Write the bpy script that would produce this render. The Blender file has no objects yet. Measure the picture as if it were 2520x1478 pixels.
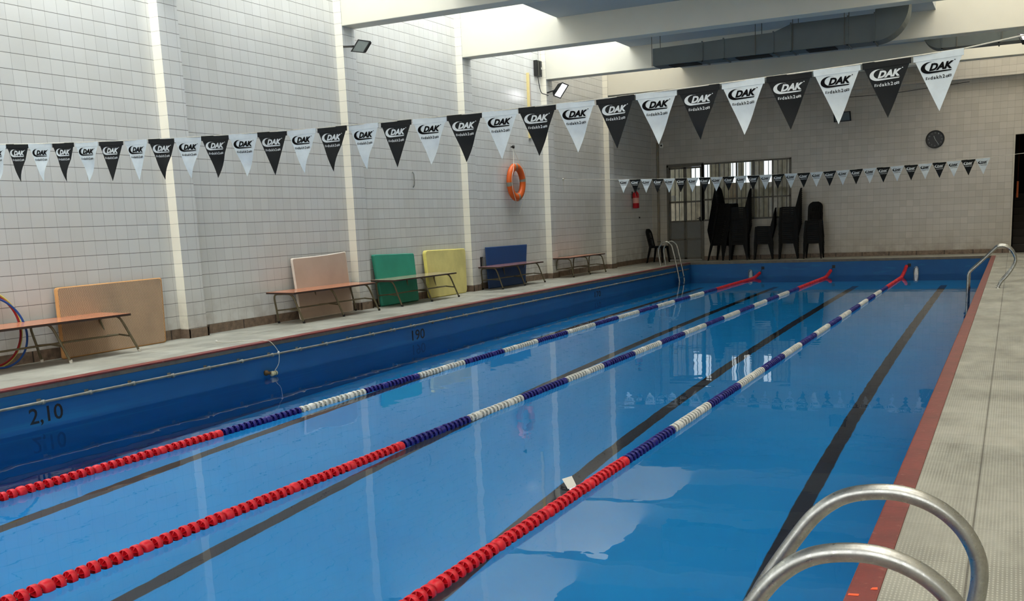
import bpy, bmesh, math, random
from mathutils import Vector, Matrix
random.seed(7)
C = bpy.context.scene
COL = C.collection
# ------------------------------------------------------------------ camera
FPX, PPX, PPY = 2485.27, 1260.0, 989.45
YAW, PITCH, ROLL = math.radians(26.4696), math.radians(-9.9945), math.radians(-2.487)
CAM = Vector((8.6665, 0.0, 1.1454))
_F = Vector((-math.sin(YAW)*math.cos(PITCH), math.cos(YAW)*math.cos(PITCH), math.sin(PITCH)))
_r = Vector((math.cos(YAW), math.sin(YAW), 0)); _u = _r.cross(_F)
_R = _r*math.cos(ROLL) + _u*math.sin(ROLL); _U = -_r*math.sin(ROLL) + _u*math.cos(ROLL)
cd = bpy.data.cameras.new('camera'); cam = bpy.data.objects.new('camera', cd); COL.objects.link(cam)
m = Matrix((( _R.x, _U.x, -_F.x, CAM.x), (_R.y, _U.y, -_F.y, CAM.y), (_R.z, _U.z, -_F.z, CAM.z), (0, 0, 0, 1)))
cam.matrix_world = m
cd.sensor_width = 36; cd.sensor_fit = 'HORIZONTAL'; cd.lens = FPX/2520*36
cd.shift_x = 0; cd.shift_y = (PPY-739)/2520
cd.clip_start = .02; cd.clip_end = 300
C.camera = cam
def ray(x, y): return (_F + _R*((x-PPX)/FPX) - _U*((y-PPY)/FPX))
def hit(x, y, ax, val):
    d = ray(x, y); i = 'XYZ'.index(ax); return CAM + d*((val-CAM[i])/d[i])
# ------------------------------------------------------------------ light
world = bpy.data.worlds.new('sky'); C.world = world; world.use_nodes = True
bg = world.node_tree.nodes['Background']; bg.inputs[0].default_value = (.86, .93, 1, 1); bg.inputs[1].default_value = 1.6
SKY = 11.5            # daylight coming through the translucent roof lights
SKYCOL = (.955, .985, 1.0)
C.view_settings.view_transform = 'Standard'; C.view_settings.look = 'None'
C.view_settings.exposure = 0.0; C.view_settings.gamma = 1; C.view_settings.use_curve_mapping = False
# ------------------------------------------------------------------ node helpers
def lin(r, g, b):
    f = lambda c: (c/255/12.92) if c/255 <= .04045 else ((c/255+.055)/1.055)**2.4
    return (f(r), f(g), f(b), 1)
class NT:
    def __init__(s, name):
        s.m = bpy.data.materials.new(name); s.m.use_nodes = True; s.t = s.m.node_tree
        s.b = s.t.nodes['Principled BSDF']; s.out = s.t.nodes['Material Output']
    def n(s, kind, **kw):
        n = s.t.nodes.new(kind)
        for k, v in kw.items(): setattr(n, k, v)
        return n
    def l(s, a, b): s.t.links.new(a, b)
    def math(s, op, a, b=None, c=None):
        n = s.n('ShaderNodeMath', operation=op)
        for i, v in enumerate((a, b, c)):
            if v is None: continue
            if isinstance(v, (int, float)): n.inputs[i].default_value = v
            else: s.l(v, n.inputs[i])
        return n.outputs[0]
    def mix(s, f, a, b, blend='MIX'):
        n = s.n('ShaderNodeMix', data_type='RGBA', blend_type=blend)
        for i, v in ((0, f), (6, a), (7, b)):
            if isinstance(v, (int, float)): n.inputs[i].default_value = v
            elif isinstance(v, tuple): n.inputs[i].default_value = v
            else: s.l(v, n.inputs[i])
        return n.outputs[2]
    def pos(s):
        g = s.n('ShaderNodeNewGeometry'); x = s.n('ShaderNodeSeparateXYZ'); s.l(g.outputs['Position'], x.inputs[0])
        return x.outputs, g.outputs['Position']
    def noise(s, scale, detail=3, vec=None, rough=.55, stretch=None):
        n = s.n('ShaderNodeTexNoise'); n.inputs['Scale'].default_value = scale; n.inputs['Detail'].default_value = detail
        n.inputs['Roughness'].default_value = rough
        if vec is None: vec = s.pos()[1]
        if stretch:
            mp = s.n('ShaderNodeMapping'); mp.inputs['Scale'].default_value = stretch; s.l(vec, mp.inputs[0]); vec = mp.outputs[0]
        s.l(vec, n.inputs['Vector']); return n.outputs['Fac']
    def ramp(s, f, a, b, lo=0., hi=1.):
        n = s.n('ShaderNodeMapRange'); s.l(f, n.inputs[0]); n.inputs[1].default_value = a; n.inputs[2].default_value = b
        n.inputs[3].default_value = lo; n.inputs[4].default_value = hi; return n.outputs[0]
    def bump(s, h, strength=.3, dist=.01):
        n = s.n('ShaderNodeBump'); n.inputs['Strength'].default_value = strength; n.inputs['Distance'].default_value = dist
        s.l(h, n.inputs['Height']); s.l(n.outputs[0], s.b.inputs['Normal']); return n
    def base(s, v):
        if isinstance(v, tuple): s.b.inputs['Base Color'].default_value = v
        else: s.l(v, s.b.inputs['Base Color'])
def plain(name, col, rough=.5, metal=0., var=.12, nscale=9., bump=0., spec=None, coat=0.):
    t = NT(name); n = t.noise(nscale, 4)
    c2 = tuple(max(0, c*(1-var)) for c in col[:3])+(1,)
    t.base(t.mix(t.ramp(n, .35, .65), col, c2))
    t.b.inputs['Roughness'].default_value = rough; t.b.inputs['Metallic'].default_value = metal
    if spec is not None: t.b.inputs['Specular IOR Level'].default_value = spec
    if coat: t.b.inputs['Coat Weight'].default_value = coat
    if bump: t.bump(t.noise(nscale*6, 3), bump, .004)
    return t.m
HB = .1093
def tiles(name, axis, org, col, grout_h, grout_v, rough=.22, dirt=.25, top=None, zo=HB, var=.06, w=.0032):
    """square glazed 15 cm tiles laid in a straight grid"""
    t = NT(name); p, P = t.pos()
    a = p['XYZ'.index(axis)]
    u = t.math('DIVIDE', t.math('SUBTRACT', a, org), .15); v = t.math('DIVIDE', t.math('SUBTRACT', p[2], zo), .15)
    fu, fv = t.math('FRACT', u), t.math('FRACT', v)
    def line(f, w):
        d = t.math('MINIMUM', f, t.math('SUBTRACT', 1.0, f)); return t.ramp(d, w/.15*.45, w/.15*.75, 1, 0)
    lv, lh = line(fu, w*.8), line(fv, w*1.15)
    cmb = t.n('ShaderNodeCombineXYZ'); t.l(t.math('FLOOR', u), cmb.inputs[0]); t.l(t.math('FLOOR', v), cmb.inputs[1])
    wn = t.n('ShaderNodeTexWhiteNoise', noise_dimensions='2D'); t.l(cmb.outputs[0], wn.inputs['Vector'])
    dark = tuple(c*(1-var*2.2) for c in col[:3])+(1,)
    c = t.mix(wn.outputs['Value'], col, dark)
    dn = t.ramp(t.noise(.9, 5), .42, .75, 0, dirt)
    c = t.mix(dn, c, tuple(x*y for x, y in zip(col, (.72, .68, .58, 1))))
    low = t.math('MULTIPLY', t.ramp(p[2], .1, .55, .35, 0), t.ramp(t.noise(3.5, 4), .4, .6))
    c = t.mix(low, c, lin(128, 108, 88))
    c = t.mix(lv, c, grout_v); c = t.mix(lh, c, grout_h)
    t.base(c)
    t.l(t.ramp(t.math('MAXIMUM', lv, lh), 0, 1, rough, .8), t.b.inputs['Roughness'])
    wob = t.math('MULTIPLY', t.noise(6, 2), .35)
    h = t.math('ADD', t.math('MULTIPLY', t.math('MAXIMUM', lv, lh), -1.0), t.math('ADD', wob, t.math('MULTIPLY', wn.outputs['Value'], .15)))
    t.bump(h, .35, .003)
    return t.m
# ------------------------------------------------------------------ mesh builder
class MB:
    def __init__(s): s.v = []; s.f = []; s.mi = []; s.sm = []
    def add(s, vs, fs, mi=0, smooth=False):
        o = len(s.v); s.v += [tuple(v) for v in vs]
        for f in fs: s.f.append([i+o for i in f]); s.mi.append(mi); s.sm.append(smooth)
        return s
    def box(s, x0, x1, y0, y1, z0, z1, mi=0):
        vs = [(x, y, z) for z in (z0, z1) for y in (y0, y1) for x in (x0, x1)]
        return s.add(vs, [(0, 2, 3, 1), (4, 5, 7, 6), (0, 1, 5, 4), (2, 6, 7, 3), (0, 4, 6, 2), (1, 3, 7, 5)], mi)
    def hexa(s, b, t, mi=0):
        """b,t: 4 bottom and 4 top points"""
        return s.add(list(b)+list(t), [(3, 2, 1, 0), (4, 5, 6, 7), (0, 1, 5, 4), (1, 2, 6, 5), (2, 3, 7, 6), (3, 0, 4, 7)], mi)
    def prism(s, poly, d, mi=0, smooth=False):
        n = len(poly); P = [Vector(p) for p in poly]; D = Vector(d)
        vs = P+[p+D for p in P]; fs = [tuple(range(n-1, -1, -1)), tuple(range(n, 2*n))]
        s.add(vs, fs, mi, False); s.add(vs, [(i, (i+1) % n, n+(i+1) % n, n+i) for i in range(n)], mi, smooth); return s
    def tube(s, path, r, seg=10, mi=0, caps=True, closed=False):
        P = [Vector(p) for p in path]; n = len(P)
        R = r if isinstance(r, (list, tuple)) else [r]*n
        T = []
        for i in range(n):
            if closed: d = P[(i+1) % n]-P[i-1]
            else: d = P[min(i+1, n-1)]-P[max(i-1, 0)]
            T.append(d.normalized())
        up = Vector((0, 0, 1)) if abs(T[0].z) < .9 else Vector((1, 0, 0))
        N = (up-T[0]*up.dot(T[0])).normalized(); vs = []
        for i in range(n):
            N = (N-T[i]*N.dot(T[i])).normalized(); B = T[i].cross(N)
            for k in range(seg):
                a = 2*math.pi*k/seg; vs.append(P[i]+(N*math.cos(a)+B*math.sin(a))*R[i])
        fs = []
        for i in range(n if closed else n-1):
            j = (i+1) % n
            for k in range(seg):
                l = (k+1) % seg; fs.append((i*seg+k, i*seg+l, j*seg+l, j*seg+k))
        s.add(vs, fs, mi, True)
        if caps and not closed:
            s.add(vs[:seg], [tuple(range(seg-1, -1, -1))], mi); s.add(vs[-seg:], [tuple(range(seg))], mi)
        return s
    def lathe(s, prof, seg=24, M=None, mi=0, smooth=True):
        """prof: (r,h) pairs around local z"""
        M = M or Matrix(); vs = []
        for r, h in prof:
            for k in range(seg):
                a = 2*math.pi*k/seg; vs.append(M @ Vector((r*math.cos(a), r*math.sin(a), h)))
        fs = [(i*seg+k, i*seg+(k+1) % seg, (i+1)*seg+(k+1) % seg, (i+1)*seg+k) for i in range(len(prof)-1) for k in range(seg)]
        s.add(vs, fs, mi, smooth); return s
    def mesh(s, name, mats):
        me = bpy.data.meshes.new(name); me.from_pydata(s.v, [], s.f)
        for mt in (mats if isinstance(mats, (list, tuple)) else [mats]): me.materials.append(mt)
        me.polygons.foreach_set('material_index', s.mi); me.polygons.foreach_set('use_smooth', s.sm); me.update()
        return me
def obj(name, mb, mats=None, parent=None, bevel=0, loc=None):
    me = mb.mesh(name, mats) if isinstance(mb, MB) else mb
    o = bpy.data.objects.new(name, me); COL.objects.link(o)
    if parent: o.parent = parent
    if loc: o.location = loc
    if bevel:
        b = o.modifiers.new('bevel', 'BEVEL'); b.width = bevel; b.segments = 2; b.limit_method = 'ANGLE'; b.angle_limit = .7
    return o
def tag(o, label, cat, group=None, kind=None):
    o['label'] = label; o['category'] = cat
    if group: o['group'] = group
    if kind: o['kind'] = kind
    return o
def thing(name, label, cat, loc=(0, 0, 0), rotz=0, group=None):
    o = bpy.data.objects.new(name, None); COL.objects.link(o); o.location = loc; o.rotation_euler = (0, 0, rotz)
    o.empty_display_size = .05
    return tag(o, label, cat, group)
def struct(name, mb, mats, bevel=0, parent=None, label=None):
    o = obj(name, mb, mats, parent, bevel)
    if not parent: o['kind'] = 'structure'
    if label: o['label'] = label
    return o
def copy_tree(o, parent=None):
    c = o.copy(); COL.objects.link(c)
    if parent: c.parent = parent
    for ch in o.children: copy_tree(ch, c)
    return c
def smooth_path(pts, n=5):
    P = [Vector(p) for p in pts]; out = []
    for i in range(len(P)-1):
        a, b, c, d = P[max(i-1, 0)], P[i], P[i+1], P[min(i+2, len(P)-1)]
        for k in range(n):
            t = k/n; out.append(.5*((2*b)+(c-a)*t+(2*a-5*b+4*c-d)*t*t+(3*b-a-3*c+d)*t**3))
    out.append(P[-1]); return out
ORD = ['lowest', 'second', 'third', 'fourth', 'fifth', 'sixth', 'seventh', 'eighth', 'ninth', 'tenth', 'eleventh', 'twelfth', 'thirteenth',
       'fourteenth', 'fifteenth', 'sixteenth', 'seventeenth', 'eighteenth', 'nineteenth', 'twentieth', 'twenty-first', 'twenty-second', 'twenty-third']
# ------------------------------------------------------------------ key dimensions
Y1, BAY, PW, PD = 8.83, 3.494, .30, .127     # pilaster rhythm, width, depth
A, B1, B2 = 1.42, 8.253, 8.345               # pool left edge, pool right edge, back of right kerb
LE, L = 24.91, 26.275                        # far end of the pool, far wall
XE = 10.2; YN = -1.9; YP0 = -.1              # right wall, near wall, near end of the pool
WZ = -.38; DEPTH = 1.88; FLOOR = WZ-DEPTH
ZB, ZS, ZR = 3.97, 4.40, 6.20                # beam soffit, slab soffit, roof
XS0, XS1 = 1.90, 7.35
PY = [Y1+BAY*n for n in range(-2, 5)]        # pilaster front edges
# ------------------------------------------------------------------ materials
M = {}
M['tile_left'] = tiles('glazed white tile side wall', 'Y', 6.987, lin(219, 219, 216), lin(98, 96, 90), lin(160, 159, 154), var=.03, w=.0037)
M['tile_pil_lit'] = tiles('glazed white tile pier', 'X', .127-.15*3, lin(250, 245, 228), lin(180, 174, 160), lin(216, 210, 196), var=.03)  # cream pier tile, lightened further to paint in the light these faces catch
M['tile_far'] = tiles('glazed cream tile end wall', 'X', 4.997, lin(190, 184, 172), lin(128, 122, 112), lin(138, 132, 120), rough=.22, var=.05, dirt=.35)
M['plaster'] = plain('cream painted plaster', lin(226, 222, 206), .75, var=.06, nscale=1.2, bump=.05)
M['slab'] = plain('off white painted soffit', lin(184, 190, 190), .8, var=.06, nscale=.8)
def plinth_mat():
    t = NT('broken granite plinth stone'); p, P = t.pos()
    s = t.math('ADD', p[0], p[1]); u = t.math('FRACT', t.math('DIVIDE', s, .62))
    j = t.ramp(t.math('MINIMUM', u, t.math('SUBTRACT', 1., u)), .006, .02, 1, 0)
    c = t.mix(t.ramp(t.noise(14, 6, rough=.7), .3, .7), lin(140, 120, 102), lin(92, 76, 64))
    t.base(t.mix(j, c, lin(40, 33, 28))); t.b.inputs['Roughness'].default_value = .45
    t.bump(t.noise(30, 4), .3, .004); return t.m
M['plinth'] = plinth_mat()
def deck_mat(name, near):
    t = NT(name); p, P = t.pos(); x, y = p[0], p[1]
    base = t.mix(t.ramp(t.noise(3.2, 6, rough=.65, stretch=(1.6, .55, 1)), .32, .68), lin(160, 160, 148), lin(116, 115, 105))
    base = t.mix(t.ramp(t.noise(1.3, 4), .5, .72, 0, .55), base, lin(98, 96, 86))
    # rubber-studded pavers: fine ribs in patches, 0.4 m pavers
    pan = t.math('FLOOR', t.math('DIVIDE', y, .405)); wn = t.n('ShaderNodeTexWhiteNoise', noise_dimensions='1D'); t.l(pan, wn.inputs['W'])
    base = t.mix(t.math('MULTIPLY', wn.outputs['Value'], .28), base, lin(192, 190, 176))
    rx = t.math('SINE', t.math('MULTIPLY', x, 2*math.pi/.0125)); ry = t.math('SINE', t.math('MULTIPLY', y, 2*math.pi/.021))
    dots = t.math('MULTIPLY', t.ramp(rx, -.2, .6), t.ramp(ry, -.7, .1))
    patch = t.ramp(t.noise(2.0, 3), .3, .6, .25, 1)
    dots = t.math('MULTIPLY', dots, patch)
    base = t.mix(t.math('MULTIPLY', dots, .45), base, lin(205, 203, 190))
    def jl(f, w): return t.ramp(t.math('ABSOLUTE', f), w, w*1.6, 1, 0)
    jx = jl(t.math('SUBTRACT', x, 8.578 if near else .62), .0025)
    fy = t.math('FRACT', t.math('DIVIDE', y, .405)); jy = jl(t.math('SUBTRACT', fy, .5), .004)
    base = t.mix(t.math('MULTIPLY', jy, .35), base, lin(100, 96, 86)); base = t.mix(t.math('MULTIPLY', jx, .8), base, lin(74, 70, 62))
    t.base(base)
    t.l(t.ramp(t.noise(1.1, 4), .4, .65, .35, .75), t.b.inputs['Roughness'])
    t.bump(t.math('SUBTRACT', t.math('MULTIPLY', dots, .6), t.math('MAXIMUM', jx, jy)), .4, .002); return t.m
M['deck'] = deck_mat('studded grey deck pavers', True); M['deckl'] = deck_mat('worn grey deck pavers', False)
def kerb_mat():
    t = NT('worn red kerb paint')
    c = t.mix(t.ramp(t.noise(5, 5, rough=.7), .35, .7), lin(134, 56, 52), lin(104, 40, 39))
    c = t.mix(t.ramp(t.noise(26, 4), .62, .72, 0, .5), c, lin(176, 120, 110))
    p, P = t.pos(); j = t.ramp(t.math('ABSOLUTE', t.math('SUBTRACT', t.math('FRACT', t.math('DIVIDE', p[1], .62)), .5)), .004, .008, 1, 0)
    t.base(t.mix(t.math('MULTIPLY', j, .6), c, lin(70, 30, 28))); t.b.inputs['Roughness'].default_value = .38
    t.bump(t.noise(40, 3), .25, .004); return t.m
M['kerb'] = kerb_mat()
M['lip'] = plain('bare grey kerb stone', lin(116, 110, 100), .7, var=.3, nscale=8, bump=.2)
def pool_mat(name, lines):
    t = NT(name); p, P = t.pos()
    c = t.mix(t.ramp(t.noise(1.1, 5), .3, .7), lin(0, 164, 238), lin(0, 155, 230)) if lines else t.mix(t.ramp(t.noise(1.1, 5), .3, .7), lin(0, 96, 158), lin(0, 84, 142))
    if lines:
        msk = None
        for X in (2.12, 3.85, 5.59, 7.385):
            k = t.ramp(t.math('ABSOLUTE', t.math('SUBTRACT', p[0], X)), .062, .070, 1, 0)
            msk = k if msk is None else t.math('MAXIMUM', msk, k)
        msk = t.math('MULTIPLY', msk, t.ramp(p[1], 23.5, 23.52, 1, 0))
        c = t.mix(msk, c, lin(44, 42, 50))
    else:
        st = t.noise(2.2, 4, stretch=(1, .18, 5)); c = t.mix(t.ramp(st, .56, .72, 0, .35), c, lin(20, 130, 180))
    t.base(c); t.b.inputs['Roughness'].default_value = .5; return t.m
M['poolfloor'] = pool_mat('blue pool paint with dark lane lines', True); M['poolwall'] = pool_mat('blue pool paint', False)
def water_mat():
    t = NT('clear pool water'); nt = t.t; nt.nodes.remove(t.b)
    rf = t.n('ShaderNodeBsdfRefraction'); rf.inputs['IOR'].default_value = 1.333; rf.inputs['Roughness'].default_value = 0
    rf.inputs['Color'].default_value = (.97, 1, 1, 1)
    gl = t.n('ShaderNodeBsdfGlossy'); gl.inputs['Roughness'].default_value = 0; gl.inputs['Color'].default_value = (1, 1, 1, 1)
    b = t.n('ShaderNodeBump'); b.inputs['Strength'].default_value = .13; b.inputs['Distance'].default_value = .02
    a = t.noise(1.7, 2); c = t.noise(7., 2)
    t.l(t.math('ADD', a, t.math('MULTIPLY', c, .07)), b.inputs['Height'])
    fr = t.n('ShaderNodeFresnel'); fr.inputs['IOR'].default_value = 1.333
    for n_ in (rf, gl, fr): t.l(b.outputs[0], n_.inputs['Normal'])
    geo = t.n('ShaderNodeNewGeometry')
    fac = t.math('POWER', fr.outputs[0], t.ramp(geo.outputs['Backfacing'], 0, 1, 1.3, 1))
    mx = t.n('ShaderNodeMixShader'); t.l(fac, mx.inputs[0]); t.l(rf.outputs[0], mx.inputs[1]); t.l(gl.outputs[0], mx.inputs[2])
    t.l(mx.outputs[0], t.out.inputs['Surface']); return t.m
M['water'] = water_mat()
def steel_mat(name, a, b, rough):
    t = NT(name); n = t.noise(30, 5, rough=.7)
    t.base(t.mix(t.ramp(n, .35, .7), a, b)); t.b.inputs['Metallic'].default_value = 1
    t.l(t.ramp(t.noise(60, 3), .3, .7, rough*.75, rough*1.25), t.b.inputs['Roughness']); t.bump(t.noise(120, 3), .06, .002); return t.m
M['steel'] = steel_mat('brushed stainless tube', lin(178, 178, 173), lin(148, 148, 143), .32)
M['galv'] = plain('dull galvanised duct sheet', lin(104, 112, 112), .55, .35, var=.12, nscale=2)
M['black'] = plain('matt black plastic', lin(20, 21, 22), .45, var=.1)
M['chair'] = plain('black moulded plastic', lin(5, 6, 7), .6, var=.1, spec=.22)
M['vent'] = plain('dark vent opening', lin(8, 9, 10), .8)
M['white'] = plain('white plastic', lin(225, 224, 216), .45, var=.05)
M['rope'] = plain('off white cord', lin(214, 210, 196), .8, var=.15, nscale=60)
M['pipe'] = plain('weathered grey pipe', lin(140, 140, 132), .55, .2, var=.35, nscale=10)
M['frame'] = plain('grey brown painted steel frame', lin(104, 100, 90), .5, var=.15)
M['sheet'] = plain('grey painted steel door sheet', lin(112, 112, 108), .45, var=.08)
M['clock'] = plain('black clock face', lin(26, 28, 32), .35)
M['wood'] = plain('brown laminate bench top', lin(196, 128, 96), .2, var=.14, nscale=5)
M['wood_pale'] = plain('pale glossy laminate', lin(176, 162, 138), .12, var=.1, nscale=5); M['wood_purple'] = plain('purplish brown laminate', lin(142, 104, 104), .2, var=.12, nscale=5)
M['edge'] = plain('dark bench edge band', lin(58, 40, 32), .5)
M['leg'] = plain('olive bronze tube', lin(118, 108, 84), .38, .45, var=.2, nscale=20)
M['rubber'] = plain('black rubber cap', lin(22, 22, 22), .7)
M['cap'] = plain('white rubber cap', lin(214, 208, 196), .6)
M['red'] = plain('red float plastic', lin(226, 24, 42), .42, var=.1, nscale=30)
M['blue'] = plain('navy float plastic', lin(26, 24, 128), .42, var=.12, nscale=30)
M['wfloat'] = plain('white float plastic', lin(228, 228, 220), .45, var=.06, nscale=30)
M['orange'] = plain('orange ring cover', lin(222, 96, 22), .48, var=.1)
M['band'] = plain('grey reflective band', lin(140, 138, 126), .4)
M['ext'] = plain('red extinguisher paint', lin(176, 10, 24), .3, var=.05)
M['yellowp'] = plain('pale yellow channel', lin(236, 216, 150), .6, var=.05)
M['flagw'] = plain('white pennant vinyl', lin(204, 214, 218), .5, var=.1, nscale=18)
M['flagb'] = plain('black pennant vinyl', lin(18, 21, 23), .6, spec=.2, var=.1, nscale=18)
M['inkb'] = plain('black print', lin(9, 9, 11), .8, spec=.1); M['inkw'] = plain('silver white print', lin(206, 212, 214), .5)
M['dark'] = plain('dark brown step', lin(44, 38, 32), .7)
def emis(name, col, s):
    t = NT(name); t.base(col); t.b.inputs['Emission Color'].default_value = col; t.b.inputs['Emission Strength'].default_value = s; return t.m
M['lamp'] = emis('lit lamp glass', (1, .97, 1, 1), 5)
M['sky'] = emis('translucent roof sheet in daylight', SKYCOL+(1,), SKY*.64)
M['sky2'] = emis('dimmed right roof sheet in daylight', (1, .965, .9, 1), SKY*.34); M['winl'] = emis('frosted window in daylight', (.97, .985, 1, 1), 2.8); M['sky1'] = emis('dimmed roof sheet in daylight', SKYCOL+(1,), SKY*.66); M['sky0'] = emis('boosted translucent roof sheet in daylight', SKYCOL+(1,), SKY*.95); M['sky3'] = emis('grimy roof sheet, far bay', (1, .96, .88, 1), SKY*.36)  # roof sheet glow set by hand per bay and side to shape the daylight falloff
def glass_mat():
    t = NT('window glass'); t.t.nodes.remove(t.b)
    mx = t.n('ShaderNodeMixShader'); a = t.n('ShaderNodeBsdfTransparent'); b = t.n('ShaderNodeBsdfGlossy'); b.inputs['Roughness'].default_value = .03
    a.inputs['Color'].default_value = (.9, .92, .9, 1)
    f = t.n('ShaderNodeFresnel'); f.inputs[0].default_value = 1.5
    t.l(f.outputs[0], mx.inputs[0]); t.l(a.outputs[0], mx.inputs[1]); t.l(b.outputs[0], mx.inputs[2]); t.l(mx.outputs[0], t.out.inputs['Surface']); return t.m
M['glass'] = glass_mat()
M['lens'] = plain('grey lamp glass', lin(104, 112, 110), .3)
# ------------------------------------------------------------------ floor, decks, pool shell
mb = MB(); mb.box(-.0, A-.1, YN, L, -.3, 0); mb.box(A-.1, B2, LE+.1, L, -.3, 0)
struct('floor', mb, M['deckl'])
mb = MB(); mb.box(B2, XE, YN, L, -.3, 0); mb.box(A-.1, B2, YN, YP0-.1, -.3, 0)
struct('floor_right_deck', mb, M['deck'])
o = struct('trim_1', MB().box(B1, B2, YP0, LE+.1, -.055, .004), M['kerb'], .006)
mk = MB(); mk.hexa([(8.262, 3.02, .0045), (8.292, 3.025, .0045), (8.292, 3.04, .0045), (8.262, 3.035, .0045)], [(8.262, 3.02, .0055), (8.292, 3.025, .0055), (8.292, 3.04, .0055), (8.262, 3.035, .0055)])
mk.hexa([(8.318, 3.09, .0045), (8.338, 3.095, .0045), (8.336, 3.115, .0045), (8.322, 3.108, .0045)], [(8.318, 3.09, .0055), (8.338, 3.095, .0055), (8.336, 3.115, .0055), (8.322, 3.108, .0055)])
obj('paint_mark', mk, plain('fluorescent orange chalk', lin(255, 96, 50), .6), o)
struct('trim_2', MB().box(A-.1, A+.014, YP0, LE+.1, -.012, .004), M['kerb'], .003)
struct('trim_3', MB().box(A-.1, A+.008, YP0, LE+.1, -.052, -.012), M['lip'], .004)
struct('trim_4', MB().box(A+.012, B1, LE-.006, LE+.1, -.05, .004), M['lip'], .004)
struct('trim_5', MB().box(A+.012, B1, YP0-.1, YP0+.006, -.05, .004), M['kerb'], .004)
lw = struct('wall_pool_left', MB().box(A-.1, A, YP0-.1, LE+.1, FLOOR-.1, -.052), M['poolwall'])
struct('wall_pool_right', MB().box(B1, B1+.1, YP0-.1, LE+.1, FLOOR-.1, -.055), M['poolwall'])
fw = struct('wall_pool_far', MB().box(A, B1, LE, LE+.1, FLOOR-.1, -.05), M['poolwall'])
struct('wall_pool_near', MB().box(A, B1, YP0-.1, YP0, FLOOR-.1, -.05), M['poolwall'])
struct('floor_pool', MB().box(A, B1, YP0, LE, FLOOR-.1, FLOOR), M['poolfloor'])
mb = MB(); mb.add([(A, YP0, WZ), (B1, YP0, WZ), (B1, LE, WZ), (A, LE, WZ)], [(0, 1, 2, 3)])
tag(obj('pool_water', mb, M['water']), 'calm clear blue water filling the swimming pool', 'water', kind='stuff')
# ------------------------------------------------------------------ text helper
def text_mesh(body, w, h, shear=0., bold=0., mat=None, name='text', space=1.):
    cu = bpy.data.curves.new(name, 'FONT'); cu.body = body; cu.size = 1; cu.shear = shear; cu.offset = bold; cu.space_character = space; cu.fill_mode = 'FRONT'
    cu.resolution_u = 3
    ob = bpy.data.objects.new(name, cu); COL.objects.link(ob); bpy.context.view_layer.update()
    me = bpy.data.meshes.new_from_object(ob.evaluated_get(bpy.context.evaluated_depsgraph_get()))
    bpy.data.objects.remove(ob)
    xs = [v.co.x for v in me.vertices]; ys = [v.co.y for v in me.vertices]
    x0, x1, y0, y1 = min(xs), max(xs), min(ys), max(ys)
    vs = [((v.co.x-x0)/(x1-x0)*w, (v.co.y-y0)/(y1-y0)*h) for v in me.vertices]
    fs = [tuple(p.vertices) for p in me.polygons]
    bpy.data.meshes.remove(me); return vs, fs
ink = plain('black number paint', lin(26, 24, 30), .6, var=.3, nscale=40)
for body, y0, y1, z0, z1 in (('2,10', 5.59, 5.925, -.345, -.19), ('190', 11.61, 11.94, -.352, -.213), ('170', 18.35, 18.68, -.325, -.215)):
    vs, fs = text_mesh(body, y1-y0, z1-z0, bold=.01)
    mb = MB(); mb.add([(A+.0015, y0+x, z0+z) for x, z in vs], fs); obj('depth_number', mb, ink, lw)
# ------------------------------------------------------------------ walls
def pil_strip(mb): pass
mb = MB(); mb.box(-.2, 0, YN, L, -.3, ZR)
struct('wall_left', mb, M['tile_left'])
for n, y in enumerate(PY):
    mb = MB(); mb.box(0, PD, y, y+PW, 0, ZR)
    me = mb.mesh('pier', [M['tile_left'], M['tile_pil_lit']])
    for p in me.polygons:
        if abs(p.normal.y) > .5: p.material_index = 1
    me.name = 'wall_left_pier'; o = bpy.data.objects.new('wall_left_pier_%d' % (n+1), me); COL.objects.link(o); o['kind'] = 'structure'
# plinth along the left wall, wrapping the piers
mb = MB(); ys = [YN]
for y in PY: ys += [y, y+PW]
ys.append(L)
for i in range(0, len(ys), 2): mb.box(0, .012, ys[i], ys[i+1], 0, HB)
for y in PY: mb.box(PD-.005, PD+.016, y-.012, y+PW+.012, 0, HB-.004); mb.box(0, PD+.016, y-.014, y+.01, 0, HB-.004); mb.box(0, PD+.016, y+PW-.01, y+PW+.014, 0, HB-.004)
struct('baseboard_left', mb, M['plinth'])
# far wall with its openings
DX0, DX1, WX1, DZ, WZ0 = .42, 1.38, 3.64, 2.48, 1.01
OX0, OZ1 = 8.635, 2.66
mb = MB(); T = .22
for x0, x1, z0, z1 in ((-.2, DX0, -.3, ZR), (DX0, WX1, DZ, ZR), (DX1, WX1, -.3, WZ0), (WX1, OX0, -.3, ZR), (OX0, XE, OZ1, ZR)): mb.box(x0, x1, L, L+T, z0, z1)
struct('wall_far', mb, M['tile_far'])
struct('trim_6', MB().box(OX0-.035, OX0, L-.012, L+T, 0, OZ1), plain('pale corner bead', lin(196, 190, 176), .5))
struct('baseboard_far', MB().box(DX1+.02, OX0-.04, L-.014, L, 0, HB-.01).box(.012, DX0-.02, L-.014, L, 0, HB-.01), M['plinth'])
struct('wall_far_band', MB().box(0, XE, L-.25, L, 3.95, 4.37), M['tile_far'])
struct('wall_right', MB().box(XE, XE+.2, YN, L+4, -.3, ZR), plain('cream wall paint', lin(205, 198, 178), .7))
struct('wall_near', MB().box(-.2, XE+.2, YN-.2, YN, -.3, .9).box(-.2, XE+.2, YN-.2, YN, 3.7, ZR).box(-.2, .3, YN-.2, YN, .9, 3.7).box(9.9, XE+.2, YN-.2, YN, .9, 3.7).box(5.0, 5.2, YN-.2, YN, .9, 3.7), plain('pale grey wall paint', lin(196, 196, 188), .7))
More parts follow.
